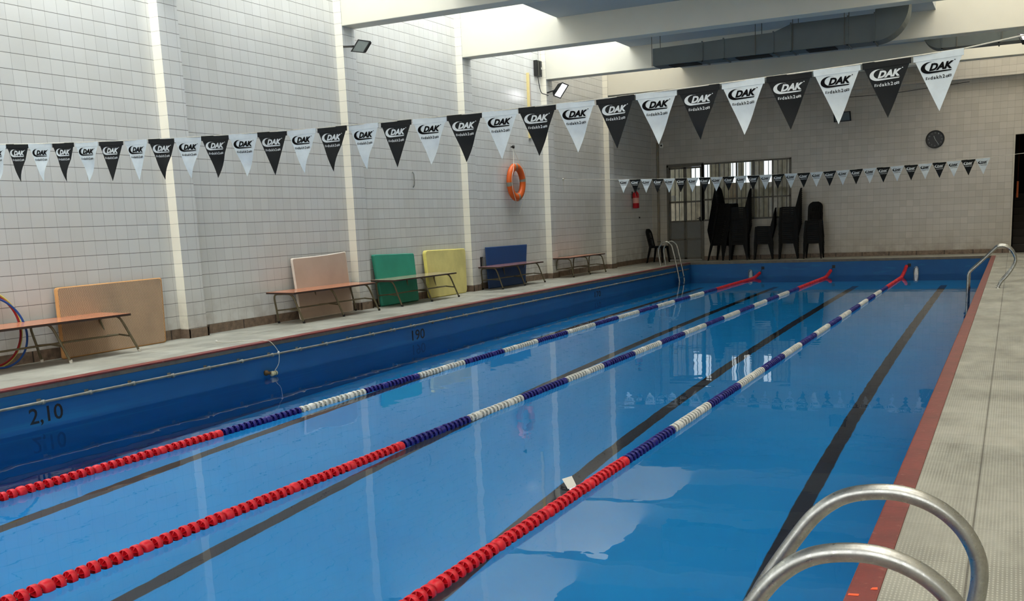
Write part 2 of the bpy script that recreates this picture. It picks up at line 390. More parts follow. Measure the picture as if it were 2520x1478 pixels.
for k, (x0, x1) in enumerate(((.3, 5.0), (5.2, 9.9))):
    wn_ = struct('window_near_%d' % (k+1), MB().box(x0, x1, YN-.12, YN-.11, .9, 3.7), M['winl'])
    fb = MB()
    for q in range(1, 4): xx = x0+(x1-x0)*q/4; fb.box(xx-.02, xx+.02, YN-.11, YN-.06, .9, 3.7)
    fb.box(x0, x1, YN-.11, YN-.06, 2.25, 2.3); obj('glazing_bar', fb, M['frame'], wn_)
# roof: slab panels, beams, roof lights
for n, y in enumerate(PY):
    struct('ceiling_beam_%d' % (n+1), MB().box(PD, XE, y, y+PW, ZB, ZR), M['plaster'], .008)
ends = [YN]+PY+[L]
for i in range(len(ends)-1):
    ya = ends[i]+(PW if i else 0); yb = ends[i+1]
    if i == len(ends)-2: yb = L
    struct('ceiling' if i == 0 else 'ceiling_bay_%d' % i, MB().box(XS0, XS1, ya, yb, ZS, ZR), M['slab'])
    if i == len(ends)-2:
        struct('ceiling_end_bay', MB().box(0, XS0, ya, yb, ZS, ZR), M['slab']); 
    for side, x0, x1 in (('left', 0, XS0), ('right', XS1, XE)):
        if i == len(ends)-2 and side == 'left': continue
        mb = MB().box(x0, x1, ya, yb, ZR-.02, ZR-.005)
        s = struct('window_roof_%s_%d' % (side, i+1), mb, M['sky3'] if (i >= 6) else M['sky2'] if side == 'right' else M['sky0'] if i <= 2 else M['sky'] if i == 3 else M['sky1'])
        fb = MB()
        for k in range(1, 3): xx = x0+(x1-x0)*k/3; fb.box(xx-.015, xx+.015, ya, yb, ZR-.06, ZR-.021)
        fb.box(x0, x1, (ya+yb)/2-.02, (ya+yb)/2+.02, ZR-.07, ZR-.022); obj('glazing_bar', fb, M['frame'], s)
struct('ceiling_roof', MB().box(-.2, XE+.2, YN-.2, L+T, ZR, ZR+.1), M['slab'])
# ------------------------------------------------------------------ door and window on the far wall
def bars(mb, x0, x1, z0, z1, n, y, r=.009):
    for k in range(1, n+1):
        x = x0+(x1-x0)*k/(n+1); mb.box(x-r, x+r, y-r, y+r, z0, z1)
d = thing('door_1', 'grey steel double door with barred glass upper half', 'door'); d['kind'] = 'structure'
del d['category']
yf = L-.02
mb = MB().box(DX0, DX0+.055, yf, yf+.1, 0, DZ).box(DX1-.03, DX1+.03, yf, yf+.1, 0, DZ).box(DX0, DX1+.03, yf, yf+.1, DZ-.06, DZ+.02)
obj('door_frame', mb, M['frame'], d, .004)
xm = (DX0+DX1)/2+.005
for x0, x1 in ((DX0+.06, xm-.003), (xm+.003, DX1-.035)):
    mb = MB()
    for a, b in ((x0, x0+.04), (x1-.035, x1)): mb.box(a, b, yf+.02, yf+.06, .03, DZ-.065)
    for z in (.03, .53, 1.0, 1.50, DZ-.11): mb.box(x0, x1, yf+.02, yf+.06, z, z+.045)
    lf = obj('door_leaf', mb, M['frame'], d, .003)
    obj('door_panel', MB().box(x0+.03, x1-.03, yf+.035, yf+.05, .06, 1.02), M['sheet'], lf)
    b = MB(); bars(b, x0+.04, x1-.035, 1.0, DZ-.1, 2, yf+.035); obj('bar', b, M['pipe'], lf)
    obj('glass_pane', MB().box(x0+.03, x1-.03, yf+.045, yf+.05, 1.53, DZ-.1), M['glass'], lf)
obj('door_handle', MB().box(xm+.38, xm+.42, yf-.01, yf+.02, 1.02, 1.12).box(xm+.33, xm+.42, yf-.03, yf-.015, 1.07, 1.09), M['black'], d)
obj('notice', MB().box(.545, .66, yf+.026, yf+.03, 1.56, 1.70), M['white'], d)
w = thing('window_1', '', 'x'); del w['category']; w['label'] = 'long barred steel window behind the chair stacks'; w['kind'] = 'structure'
mb = MB()
posts = [DX1+.03, 1.83, 2.28, 2.72, 3.19, WX1]
for i, x in enumerate(posts):
    ww = .05 if i in (0, 3, 5) else .03; mb.box(x-ww, x, yf, yf+.09, WZ0, DZ)
for z in (WZ0, 1.53, DZ-.04): mb.box(DX1+.03, WX1, yf, yf+.08, z, z+.04)
obj('window_frame', mb, M['frame'], w, .003)
b = MB()
for i in range(5): bars(b, posts[i], posts[i+1], WZ0, DZ, 3, yf+.03, .007)
obj('bar', b, M['frame'], w)
for i in range(5): obj('glass_pane', MB().box(posts[i], posts[i+1]-.03, yf+.05, yf+.055, WZ0+.04, DZ-.04), M['glass'], w)
# yard behind the openings: floor, board fence, low roof
struct('floor_yard', MB().box(-3, OX0-.3, L+T, L+6, -.1, 0), plain('yard concrete', lin(110, 104, 92), .8))
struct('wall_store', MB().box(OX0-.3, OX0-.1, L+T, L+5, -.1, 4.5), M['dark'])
fence = thing('board_fence', 'pale upright boards standing outside beyond the barred window', 'fence', (0, L+1.6, 0))
fm = plain('pale weathered board', lin(176, 164, 136), .7, var=.3, nscale=6)
xx = -1.2
while xx < 5.2:
    wdt = random.uniform(.11, .2); gap = any(a < xx < b for a, b in ((.62, .98), (1.62, 1.78), (2.02, 2.2), (2.55, 2.75), (3.3, 3.62)))
    hgt = 1.98 if gap else 3.1
    obj('board', MB().box(xx, xx+wdt-.008, -.02, .02+random.uniform(0, .02), 0, hgt+random.uniform(-.03, .03)), fm, fence, .004); xx += wdt
obj('rail', MB().box(-1.2, 5.3, .04, .09, 1.25, 1.33), M['frame'], fence)
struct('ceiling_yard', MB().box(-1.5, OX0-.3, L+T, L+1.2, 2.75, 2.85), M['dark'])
# dark stairwell behind the right opening
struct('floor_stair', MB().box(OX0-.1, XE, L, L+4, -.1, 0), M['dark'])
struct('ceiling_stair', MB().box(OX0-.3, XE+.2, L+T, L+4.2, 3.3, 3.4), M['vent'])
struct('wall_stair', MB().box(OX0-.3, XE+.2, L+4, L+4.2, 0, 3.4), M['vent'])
st = thing('staircase', 'dark steps climbing inside the right hand doorway', 'stairs', (0, 0, 0))
for k in range(8):
    obj('step', MB().box(OX0+.02, XE-.02, L+.5+k*.3, L+3.9, k*.17, (k+1)*.17), M['dark'], st, .01)
tag(obj('orange_strip', MB().box(8.70, 8.74, L+.3, L+.32, 1.25, 1.62).box(8.719, 8.721, L+.309, L+.311, 1.62, 3.3), plain('dim orange cloth', lin(150, 70, 20), .7)), 'orange strip hanging in the dark right hand doorway', 'strip')
# ------------------------------------------------------------------ benches
def bench(yc, label, hl=.93, mirror=False, cap='rubber', top='wood'):
    t = thing('bench', label, 'bench', (.295, yc, 0), 0, 'benches along the left wall'); sg = -1 if mirror else 1
    def slab(x0, x1, y0, y1, dz0, dz1):
        z = lambda x: .412-.018*x*sg
        return MB().hexa([(x0, y0, z(x0)+dz0), (x1, y0, z(x1)+dz0), (x1, y1, z(x1)+dz0), (x0, y1, z(x0)+dz0)], [(x0, y0, z(x0)+dz1), (x1, y0, z(x1)+dz1), (x1, y1, z(x1)+dz1), (x0, y1, z(x0)+dz1)])
    obj('bench_top', slab(-.205, .228, -hl, hl, -.016, .003), M[top], t, .002)
    obj('edge_band', slab(.2285, .233, -hl, hl, -.021, .001), M['edge'], t); obj('edge_band', slab(-.205, .228, -hl-.005, -hl-.0005, -.021, .001), M['edge'], t)
    ex = hl/.93
    for yt, yb in ((-.83*ex, -.73*ex), (.03, .15), (.87*ex, 1.02*ex)):
        f = lambda z: yb+(yt-yb)*z/.39
        p = smooth_path([(x*sg, f(z), z) for x, z in ((-.20, .01), (-.185, .2), (-.175, .33), (-.14, .378), (-.06, .385), (.06, .385), (.11, .372), (.14, .32), (.17, .18), (.205, .01))], 4)
        lg = obj('leg_frame', MB().tube(p, .0125, 8), M['leg'], t)
        obj('crossbar', MB().tube([(-.187*sg, f(.17), .17), (0, f(.17)+.012, .185), (.172*sg, f(.17), .17)], .010, 8), M['leg'], lg)
        for x in (-.20*sg, .205*sg): obj('foot_cap', MB().tube([(x, yb, 0), (x, yb-.005, .03)], .0165, 10), M[cap], lg)
    obj('stretcher', MB().tube([(0, -.78*ex, .185), (0, .95*ex, .185)], .010, 8), M['leg'], t)
    return t
bench(6.69, 'brown topped bench with white feet, cut by the left of the picture', cap='cap')
bench(11.22, 'orange brown bench in front of the beige mat')
bench(13.59, 'bench with pale shiny top before the green and yellow mats', top='wood_pale')
bench(17.01, 'bench with purplish top standing before the blue mat', .97, top='wood_purple')
bench(20.33, 'farthest bench, plain wall behind it and no mat', .99, True)
# ------------------------------------------------------------------ exercise mats leaning on the wall
def mat_obj(name, label, BL, BR, TR, TL, th, col, rnd=.05, bow=0., edge=None, tex=False):
    BL, BR, TR, TL = map(Vector, (BL, BR, TR, TL)); N = 14; vs = []
    nrm = (BR-BL).cross(TL-BL).normalized()
    if nrm.x < 0: nrm = -nrm
    def pt(u, v, off):
        p = BL*(1-u)*(1-v)+BR*u*(1-v)+TR*u*v+TL*(1-u)*v
        p = p+nrm*(off+bow*math.sin(math.pi*u)*v); p.z += -.012*math.sin(math.pi*u)*v*(1 if bow else 0); return p
    # rounded outline
    out = []; W = (BR-BL).length; H = (TL-BL).length; r = rnd
    for cx, cy, a0 in ((W-r, r, -90), (W-r, H-r, 0), (r, H-r, 90), (r, r, 180)):
        for k in range(6):
            a = math.radians(a0+k*18); out.append(((cx+r*math.cos(a))/W, (cy+r*math.sin(a))/H))
    # dense outline for the bow
    dense = []
    for i in range(len(out)):
        a, b = out[i], out[(i+1) % len(out)]; n = max(1, int(math.hypot((a[0]-b[0])*W, (a[1]-b[1])*H)/.09))
        for k in range(n): dense.append((a[0]+(b[0]-a[0])*k/n, a[1]+(b[1]-a[1])*k/n))
    mb = MB(); n = len(dense); rows = []
    rings = [(.0, 0), (.012, .0), (.02, .008)]
    F = [pt(u, v, th) for u, v in dense]; Bk = [pt(u, v, 0) for u, v in dense]
    inner = [(.5+(u-.5)*.97, .5+(v-.5)*.97) for u, v in dense]
    Fi = [pt(u, v, th) for u, v in inner]; Fo = [pt(u, v, th*.75) for u, v in dense]
    c = pt(.5, .5, th); cb = pt(.5, .5, 0)
    vs = Bk+Fo+Fi
    fs = [(i, (i+1) % n, n+(i+1) % n, n+i) for i in range(n)]+[(n+i, n+(i+1) % n, 2*n+(i+1) % n, 2*n+i) for i in range(n)]
    mb.add(vs, fs, 1 if edge else 0, True)
    # front face as strips towards centre
    prev = Fi
    for s in (.8, .6, .4, .2):
        cur = [pt(.5+(u-.5)*s, .5+(v-.5)*s, th) for u, v in inner]
        mb.add(prev+cur, [(i, (i+1) % n, n+(i+1) % n, n+i) for i in range(n)], 0, True); prev = cur
    mb.add(prev, [tuple(range(n))], 0, True); mb.add(Bk, [tuple(range(n-1, -1, -1))], 0)
    o = obj(name, mb, [col]+([edge] if edge else [])); tag(o, label, 'mat', 'foam mats leaning on the left wall'); return o
def tanmat():
    t = NT('tan herringbone foam'); p, P = t.pos()
    zz = t.math('ADD', t.math('MULTIPLY', p[1], 2*math.pi/.022), t.math('MULTIPLY', t.math('SINE', t.math('MULTIPLY', p[2], 2*math.pi/.045)), 2.0))
    w = t.math('SINE', zz)
    c = t.mix(t.ramp(w, -.4, .7), lin(152, 124, 98), lin(184, 158, 130))
    c = t.mix(t.ramp(t.noise(2.5, 4), .4, .7, 0, .4), c, lin(122, 106, 90))
    t.base(c); t.b.inputs['Roughness'].default_value = .75; t.bump(w, .4, .002); return t.m
mat_obj('foam_mat', 'wide tan ribbed mat with orange edge behind the nearest bench', (.13, 7.04, .0), (.11, 8.46, 0), (.035, 8.56, .72), (.04, 7.12, .71), .028, tanmat(), .03, edge=plain('orange tan mat edge', lin(206, 152, 92), .7))
mat_obj('foam_mat', 'warped beige mat leaning behind the orange brown bench', (.14, 10.865, .0), (.12, 12.118, 0), (.03, 12.149, .86), (.03, 10.903, .82), .022, plain('beige foam', lin(190, 168, 150), .75, var=.14, nscale=2), .03, bow=.03, edge=plain('white mat edge', lin(226, 214, 200), .7))
mat_obj('foam_mat', 'green mat leaning on the wall', (.11, 12.86, .0), (.10, 13.94, 0), (.02, 13.99, .75), (.02, 12.83, .78), .05, plain('green foam', lin(40, 146, 122), .6, var=.15, nscale=3), .03)
mat_obj('foam_mat', 'pale yellow mat, stained, leaning left of a pier', (.09, 14.30, .0), (.08, 15.59, 0), (.02, 15.71, .76), (.02, 14.32, .78), .05, plain('yellow foam', lin(222, 210, 134), .7, var=.2, nscale=3), .06, edge=plain('bright yellow mat edge', lin(236, 224, 120), .7))
mat_obj('foam_mat', 'dark blue mat behind the purplish bench', (.11, 16.42, .0), (.15, 17.9, 0), (.045, 18.25, .74), (.04, 16.49, .75), .02, plain('dark blue foam', lin(16, 62, 118), .5, var=.1, nscale=3), .01)
# ------------------------------------------------------------------ hoops
def hoop(label, c, R, col, tilt):
    cx, cy, cz = c; P = []
    for k in range(64):
        a = 2*math.pi*k/64; y = R*math.cos(a); z = R*math.sin(a); P.append((cx-z*math.sin(tilt), cy+y, cz+z*math.cos(tilt)))
    o = obj('hula_hoop', MB().tube(P, .0105, 8, closed=True), plain('hoop plastic '+label.split()[0], col, .35)); tag(o, label, 'hoop', 'hoops leaning behind the nearest bench')
hoop('yellow hoop leaning on the wall at the left edge', (.062, 6.305, .382), .370, lin(226, 208, 110), .10)
hoop('dark red hoop nested just inside the yellow hoop', (.086, 6.30, .378), .346, lin(150, 14, 24), .10)
hoop('blue hoop leaning lowest and rightmost of the hoops', (.14, 6.33, .352), .336, lin(20, 74, 150), .20)
# ------------------------------------------------------------------ lane lines
FP = .0655
def float_mesh(mb, M4, mi):
    r = .036
    mb.lathe([(r-.0035, -.015), (r, -.0145), (r+.0008, 0), (r, .0145), (r-.0035, .015), (r-.004, 0), (r-.0035, -.015)], 20, M4, mi)
    mb.lathe([(.009, -.026), (.009, .026)], 8, M4, mi)
    mb.lathe([(.009, -.0015), (r-.004, -.0015)], 20, M4, mi, False); mb.lathe([(r-.004, .0015), (.009, .0015)], 20, M4, mi, False)
    for k in range(6):
        a = math.pi*k/3+.3; ca, sa = math.cos(a), math.sin(a); px, py = -sa*.0012, ca*.0012
        vs = []
        for z in (-.024, .024):
            for rr in (.008, r-.004 if True else 0):
                zz = z if rr < .02 else z*.58
                vs += [M4 @ Vector((ca*rr+px, sa*rr+py, zz)), M4 @ Vector((ca*rr-px, sa*rr-py, zz))]
        mb.add(vs, [(0, 2, 3, 1), (4, 5, 7, 6), (0, 4, 6, 2), (1, 3, 7, 5), (2, 6, 7, 3), (0, 1, 5, 4)], mi)
def buoy_mesh(mb, M4, mi):
    mb.lathe([(.010, -.030), (.024, -.029), (.034, -.022), (.0375, -.010), (.0375, .010), (.034, .022), (.024, .029), (.010, .030)], 20, M4, mi)
def col_at(y):
    y = y/.986
    if y < 6.0: return 0
    if y >= 21.0: return 0
    return 2 if (int(math.floor(y)) % 2 == 1) else 1
RM = [M['red'], M['blue'], M['wfloat']]
Mx = Matrix.Rotation(-math.pi/2, 4, 'X')
fmesh = []; bmesh_ = []
for i in range(3):
    a = MB(); float_mesh(a, Mx, 0); fmesh.append(a.mesh('float', RM[i]))
    a = MB(); buoy_mesh(a, Mx, 0); bmesh_.append(a.mesh('buoy', RM[i]))
RISE = [.10, 24.1]
def rope_z(y):
    z = WZ+.014
    if y > RISE[1]: z += ((y-RISE[1])/(LE-RISE[1]))**1.5*RISE[0]
    return z
for X, lab, ystart in ((3.18, 'lane line nearest the left wall, red at both ends', 3.0), (4.84, 'middle lane line of the three', 2.1), (6.51, 'lane line nearest the right side, white tag stuck on it', 2.1)):
    RISE[:] = [.10, 24.0] if X < 4 else [.13, 24.0] if X < 6 else [.20, 23.6]
    t = thing('lane_line', lab, 'lane divider', (X, 0, 0), 0, 'lane lines floating across the pool')
    path = [(0, YP0+.01, WZ+.05), (0, .8, rope_z(1))]+[(0, y, rope_z(y)) for y in [2+.5*i for i in range(46)] if y < LE-.02]+[(0, LE-.01, rope_z(LE))]
    obj('cable', MB().tube(path, .004, 6), M['rope'], t)
    rest = MB(); y = .9; n = 0; cnt = 0
    while y < LE-.10:
        c = col_at(y); sol = (n % 9 == 4)
        sl = (rope_z(y+.02)-rope_z(y-.02))/.04
        rot = Matrix.Rotation(math.atan(sl), 4, 'X')
        wob = random.uniform(-.06, .06); off = Vector((random.uniform(-.0015, .0015), y, rope_z(y)+random.uniform(-.0015, .0015)))
        if y >= ystart and cnt < 98:
            o = obj('float' if not sol else 'buoy', (bmesh_ if sol else fmesh)[c], None, t, loc=off)
            o.rotation_euler = (math.atan(sl), random.uniform(0, 1), wob); cnt += 1
        else:
            M4 = Matrix.Translation(off) @ rot @ Matrix.Rotation(wob, 4, 'Z') @ Mx @ Matrix.Rotation(random.uniform(0, 1), 4, 'Z')
            (buoy_mesh if sol else float_mesh)(rest, M4, c)
        y += FP; n += 1
    o = obj('float_run', rest, RM, t); o['kind'] = 'stuff'
    h = MB().box(.02, .09, LE-.012, LE, -.20, -.13).tube([(.05, LE-.02, -.17), (0, LE-.05, rope_z(LE))], .005, 6).tube([(0, LE-.1, rope_z(LE)), (0, LE-.01, rope_z(LE))], .014, 8)
    obj('wall_anchor', h, M['black'], t)
    if X > 6:
        g = MB(); pts = [hit(1391, 1185, 'Y', 5.25), hit(1411, 1178, 'Y', 5.3), hit(1430, 1208, 'Y', 5.2), hit(1409, 1216, 'Y', 5.17)]
        q = [Vector((6.41, 5.13, -.298)), Vector((6.44, 5.20, -.295)), Vector((6.492, 5.14, -.332)), Vector((6.475, 5.06, -.334))]
        q = [p-Vector((X, 0, 0)) for p in q]
        g.hexa(q, [p+Vector((.0006, .0006, .0012)) for p in q]); obj('paper_tag', g, M['white'], t)
# ------------------------------------------------------------------ ladders
def ladder(name, label, prof, ya, yb, treads, sgn, foot_z):
    t = thing(name, label, 'ladder', (0, (ya+yb)/2, 0), 0, 'pool ladders')
    for y in (ya, yb):
        o = obj('handrail', MB().tube(smooth_path([(x, y-(ya+yb)/2, z) for x, z in prof], 6), .0185, 16), M['steel'], t)
        x, z = prof[0]; obj('floor_flange', MB().lathe([(.0, .006), (.03, .006), (.036, 0)], 20, Matrix.Translation((x, y-(ya+yb)/2, 0))), M['steel'], o)
    xb = prof[-1][0]
    for z in treads:
        obj('tread', MB().box(xb-.04, xb+.04, -(yb-ya)/2, (yb-ya)/2, z, z+.025), plain('blue tread', lin(30, 90, 140), .5), t, .004)
ladder('pool_ladder', 'large steel ladder handrails in the near right corner',
       [(8.50, 0), (8.545, .09), (8.59, .17), (8.622, .27), (8.628, .36), (8.60, .43), (8.55, .48), (8.485, .508), (8.42, .513), (8.345, .497), (8.285, .455), (8.235, .39), (8.15, .25), (8.122, .17), (8.12, .05), (8.12, -.4), (8.12, -1.3)], 1.90, 2.35, (-.62, -.9, -1.18), 1, 0)
ladder('pool_ladder', 'steel ladder on the right deck edge near the far end',
       [(8.51, 0), (8.545, .08), (8.61, .16), (8.67, .25), (8.71, .35), (8.70, .43), (8.655, .51), (8.60, .55), (8.54, .565), (8.48, .555), (8.43, .51), (8.29, .365), (8.165, .24), (8.135, .19), (8.13, .1), (8.13, -.4), (8.13, -1.3)], 15.4, 15.85, (-.36, -.62, -.9), 1, 0)
ladder('pool_ladder', 'steel ladder on the left deck in the far corner',
       [(1.09, 0), (1.055, .23), (1.045, .39), (1.105, .51), (1.23, .57), (1.335, .52), (1.39, .41), (1.475, .03), (1.55, -.38), (1.53, -.6), (1.53, -1.3)], 23.55, 23.95, (-.3, -.62, -.9), -1, 0)
# ------------------------------------------------------------------ rail along left pool wall
t = thing('grab_rail', 'grey pipe rail running along the left pool wall', 'rail', (A, 0, 0))
obj('pipe', MB().tube([(.055, .2, -.145), (.055, 24.6, -.140)], .0125, 10), M['pipe'], t)
y = .296; bm = MB(); bm.tube([(0, 0, -.145), (.055, 0, -.145)], .008, 8); bm.lathe([(.0125, -.012), (.021, -.010), (.021, .010), (.0125, .012)], 12, Matrix.Translation((.055, 0, -.145)) @ Matrix.Rotation(math.pi/2, 4, 'X')); bm.box(0, .006, -.02, .02, -.17, -.12)
bme = bm.mesh('bracket', M['pipe'])
while y < 24.6:
    obj('bracket', bme, None, t, loc=(0, y, 0)); y += .491
# ------------------------------------------------------------------ cord and fitting
P = [hit(533, 841, 'Z', .006), hit(560, 842, 'Z', .006), hit(600, 838, 'Z', .006), hit(640, 837, 'Z', .008)]
P += [Vector((1.40, 8.62, .014)), Vector((1.445, 8.65, .004)), Vector((1.475, 8.69, -.05)), Vector((1.49, 8.734, -.125)), Vector((1.492, 8.735, -.16)), Vector((1.488, 8.72, -.25)), Vector((1.48, 8.66, -.315))]
t = thing('cord', 'thin pale cord trailing from the left deck over the pool edge', 'cord', (0, 0, 0))
obj('string', MB().tube(smooth_path(P, 5), .0035, 6), M['rope'], t)
obj('knot', MB().lathe([(0, -.014), (.01, -.01), (.014, 0), (.01, .01), (0, .014)], 10, Matrix.Translation(P[0]+Vector((0, 0, .008)))), M['white'], t)
obj('knot', MB().lathe([(0, -.016), (.01, -.01), (.013, 0), (.01, .012), (0, .018)], 10, Matrix.Translation((1.488, 8.734, -.13))), M['white'], t)
t = thing('wall_fitting', 'small rusty fitting with pale cap hanging on the left pool wall', 'fitting', (A, 8.61, -.345))
Rx = Matrix.Rotation(math.pi/2, 4, 'X'); Ry = Matrix.Rotation(math.pi/2, 4, 'Y')
obj('socket', MB().lathe([(.0, 0), (.03, 0), (.03, .02), (.018, .03), (.018, .06), (0, .06)], 16, Matrix.Translation((0, -.04, .012)) @ Ry), plain('rusty brass', lin(104, 80, 50), .6, .4), t)
obj('cap', MB().lathe([(.0, -.035), (.025, -.035), (.028, -.02), (.024, -.015), (.024, .02), (.029, .024), (.029, .04), (0, .042)], 16, Matrix.Translation((.06, .03, 0)) @ Rx), plain('pale resin cap', lin(206, 200, 160), .4), t)
obj('cap_ring', MB().lathe([(.0285, -.012), (.0285, -.004)], 16, Matrix.Translation((.06, .03, 0)) @ Rx), M['black'], t)
# ------------------------------------------------------------------ far pool wall fittings
for X, lab in ((2.94, 'chrome hook fitting on the far pool wall beside the left lane line'), (6.715, 'white arched fitting on the far pool wall beside the right lane line')):
    t = thing('wall_hook', lab, 'hook', (X, LE, -.3), 0, 'hooks on the far pool wall')
    obj('arch', MB().tube(smooth_path([(-.05, -.03, -.1), (-.045, -.04, .04), (-.02, -.04, .09), (.02, -.04, .09), (.045, -.04, .04), (.05, -.03, -.1)], 5), .008, 8), M['steel'], t)
    obj('back_plate', MB().prism([(-.045, -.01, -.1), (.045, -.01, -.1), (.03, -.01, .05), (0, -.01, .085), (-.03, -.01, .05)], (0, .009, 0)), M['steel'], t)
# ------------------------------------------------------------------ pennant lines
PWD, PH = .229, .27
def flag_mesh(name, mat, curl):
    mb = MB(); N = 10; vs = []
    for j in range(N+1):
        v = j/N; z = -.004-PH*v
        wv = PWD*(1-v) if v > .0 else PWD
        for s in (-1, -.5, 0, .5, 1):
            yy = .012*curl*math.sin(max(0, v-.42)*5.4)*(1+.3*s)
            vs.append((s*wv/2, yy, z))
    fs = []
    for j in range(N):
        for k in range(4): fs.append((j*5+k, j*5+k+1, (j+1)*5+k+1, (j+1)*5+k))
    mb.add(vs, fs, 0, True); me = mb.mesh(name, mat); return me
fl = {}
for c in 'wb':
    for k, cu in enumerate((-1, 0, 1)): fl[c, k] = flag_mesh('pennant', M['flag'+c], cu)
def hem_mesh(mat):
    mb = MB(); mb.box(-PWD/2+.002, PWD/2-.002, -.0022, .0022, -.028, .003); return mb.mesh('hem', mat)
hem = {c: hem_mesh(M['flag'+c]) for c in 'wb'}
def logo_mesh(mat):
    mb = MB(); yy = -.0026
    vs, fs = text_mesh('DAK', .112, .035, shear=.35, bold=.05); mb.add([(-.043+x, yy, -.080+z) for x, z in vs], fs)
    # crescent swoosh and underline
    out = []; inn = []
    for k in range(15):
        a = math.radians(62+k*(208/14)); out.append((-.040+.040*math.cos(a)*1.0, yy, -.064+.0275*math.sin(a)))
        inn.append((-.029+.032*math.cos(a), yy, -.0605+.0225*math.sin(a)))
    n = len(out); mb.add(out+inn, [(i, n+i, n+i+1, i+1) for i in range(n-1)])
    e = out[-1]; f = inn[-1]
    mb.add([e, (.054, yy, -.0895), (.060, yy, -.0845), f], [(0, 1, 2, 3)])
    mb.add([(.073+.0028*math.cos(a*.785), yy, -.043+.0028*math.sin(a*.785)) for a in range(8)], [tuple(range(8))])
    return mb.mesh('logo', mat)
def handle_mesh(mat):
    mb = MB(); yy = -.0026
    vs, fs = text_mesh('dakh2o', .080, .0165, bold=.02, space=1.25); mb.add([(-.037+x, yy, -.1205+z) for x, z in vs], fs)
    # small square icon, bird-like tick, camera-like square
    def q(x0, x1, z0, z1): mb.add([(x0, yy, z0), (x1, yy, z0), (x1, yy, z1), (x0, yy, z1)], [(0, 1, 2, 3)])
    q(-.0575, -.0545, -.119, -.106); q(-.0545, -.0505, -.108, -.106); q(-.0545, -.0515, -.1145, -.1125); q(-.0488, -.0475, -.119, -.1065)
    mb.add([(-.0475, yy, -.119), (-.0415, yy, -.117), (-.0405, yy, -.1065), (-.0440, yy, -.112)], [(0, 1, 2, 3)])
    q(.043, .056, -.1175, -.1155); q(.043, .056, -.1085, -.1065); q(.043, .0455, -.1155, -.1085); q(.0535, .056, -.1155, -.1085); q(.0475, .0515, -.1135, -.1105)
    return mb.mesh('lettering', mat)
logo = {'w': logo_mesh(M['inkb']), 'b': logo_mesh(M['inkw'])}; hand = {'w': handle_mesh(M['inkb']), 'b': handle_mesh(M['inkw'])}
def bunting(label, pairs, y0, mslope, first, ext_l, ext_r):
    """pairs: image points where each pair of pennants starts, projected on the line's upright plane"""
    K = []
    for x, y in pairs:
        dd = ray(x, y); tt = (y0+mslope*(CAM.x-5)-CAM.y)/(dd.y-mslope*dd.x); K.append(CAM+dd*tt)
    t = thing('pennant_line', label, 'bunting', (0, 0, 0), 0, 'pennant lines over the pool')
    # smooth the measured string with a parabola z(x)
    n = len(K); xs = [k.x for k in K]; zs = [k.z for k in K]
    sx = [sum(x**p for x in xs) for p in range(5)]; sz = [sum(z*x**p for x, z in zip(xs, zs)) for p in range(3)]
    Mt = Matrix(((sx[0], sx[1], sx[2]), (sx[1], sx[2], sx[3]), (sx[2], sx[3], sx[4]))); co = Mt.inverted() @ Vector(sz)
    zf = lambda x: co[0]+co[1]*x+co[2]*x*x
    yf_ = lambda x: y0+mslope*(x-5)
    pitch = (xs[-1]-xs[0])/(2*(n-1)); count = 2*(n-1)
    x = xs[0]-first*pitch; cols = 'wb' if (first % 2) else 'bw'
    xa = x
    for i in range(count+first):
        c = ('b' if (i-first) % 2 == 0 else 'w') if label.startswith('near') else ('w' if i % 2 == 0 else 'b')
        xc = x+pitch/2
        sl = co[1]+2*co[2]*xc
        p = obj('pennant', fl[c, random.randrange(3)], None, t, loc=(xc, yf_(xc), zf(xc)))
        p.rotation_euler = (random.uniform(-.05, .05), -math.atan(sl), math.atan(mslope)+random.uniform(-.09, .09))
        obj('hem', hem[c], None, p); obj('logo', logo[c], None, p); obj('lettering', hand[c], None, p)
        x += pitch
    if not label.startswith('near'):
        p = obj('pennant', fl['w', 1], None, t, loc=(x+pitch/2, yf_(x), zf(x))); p.rotation_euler = (0, -.05, .05)
        obj('hem', hem['w'], None, p); obj('logo', logo['w'], None, p); obj('lettering', hand['w'], None, p); x += pitch
    path = [ext_l]+[(xx, yf_(xx), zf(xx)+.002) for xx in [xa+(x-xa)*k/40 for k in range(41)]]+[ext_r]
    obj('cord', MB().tube(path, .0035, 6), M['rope'], t)
near = [(15, 355.7), (125.4, 353.3), (242.5, 349.8), (365.7, 343.4), (496.2, 336), (637, 326), (781.7, 315.7), (938, 302), (1104.8, 286.6), (1280.6, 268.2), (1465.5, 246.7), (1659.3, 220.5), (1870.2, 191.4), (2104.4, 159.7), (2374.8, 121)]
far = [(1521.7, 441), (1578, 441), (1634, 440), (1692, 438.2), (1751, 436), (1809, 434), (1869, 431.6), (1930.6, 427.8), (1994, 423.8), (2058, 420), (2124, 415), (2193, 410), (2263, 404), (2332.6, 397), (2401, 391.5)]
bunting('near line of large black and white pennants across the pool', near, 5.4, .02, 3, (.0, 5.3, 2.14), (XE, 5.5, 2.10))
bunting('distant line of small pennants in front of the barred window', far, 20.0, .035, 0, (.0, 20.3, 2.04), (XE, 20.18, 2.08))
bpy.context.view_layer.update()
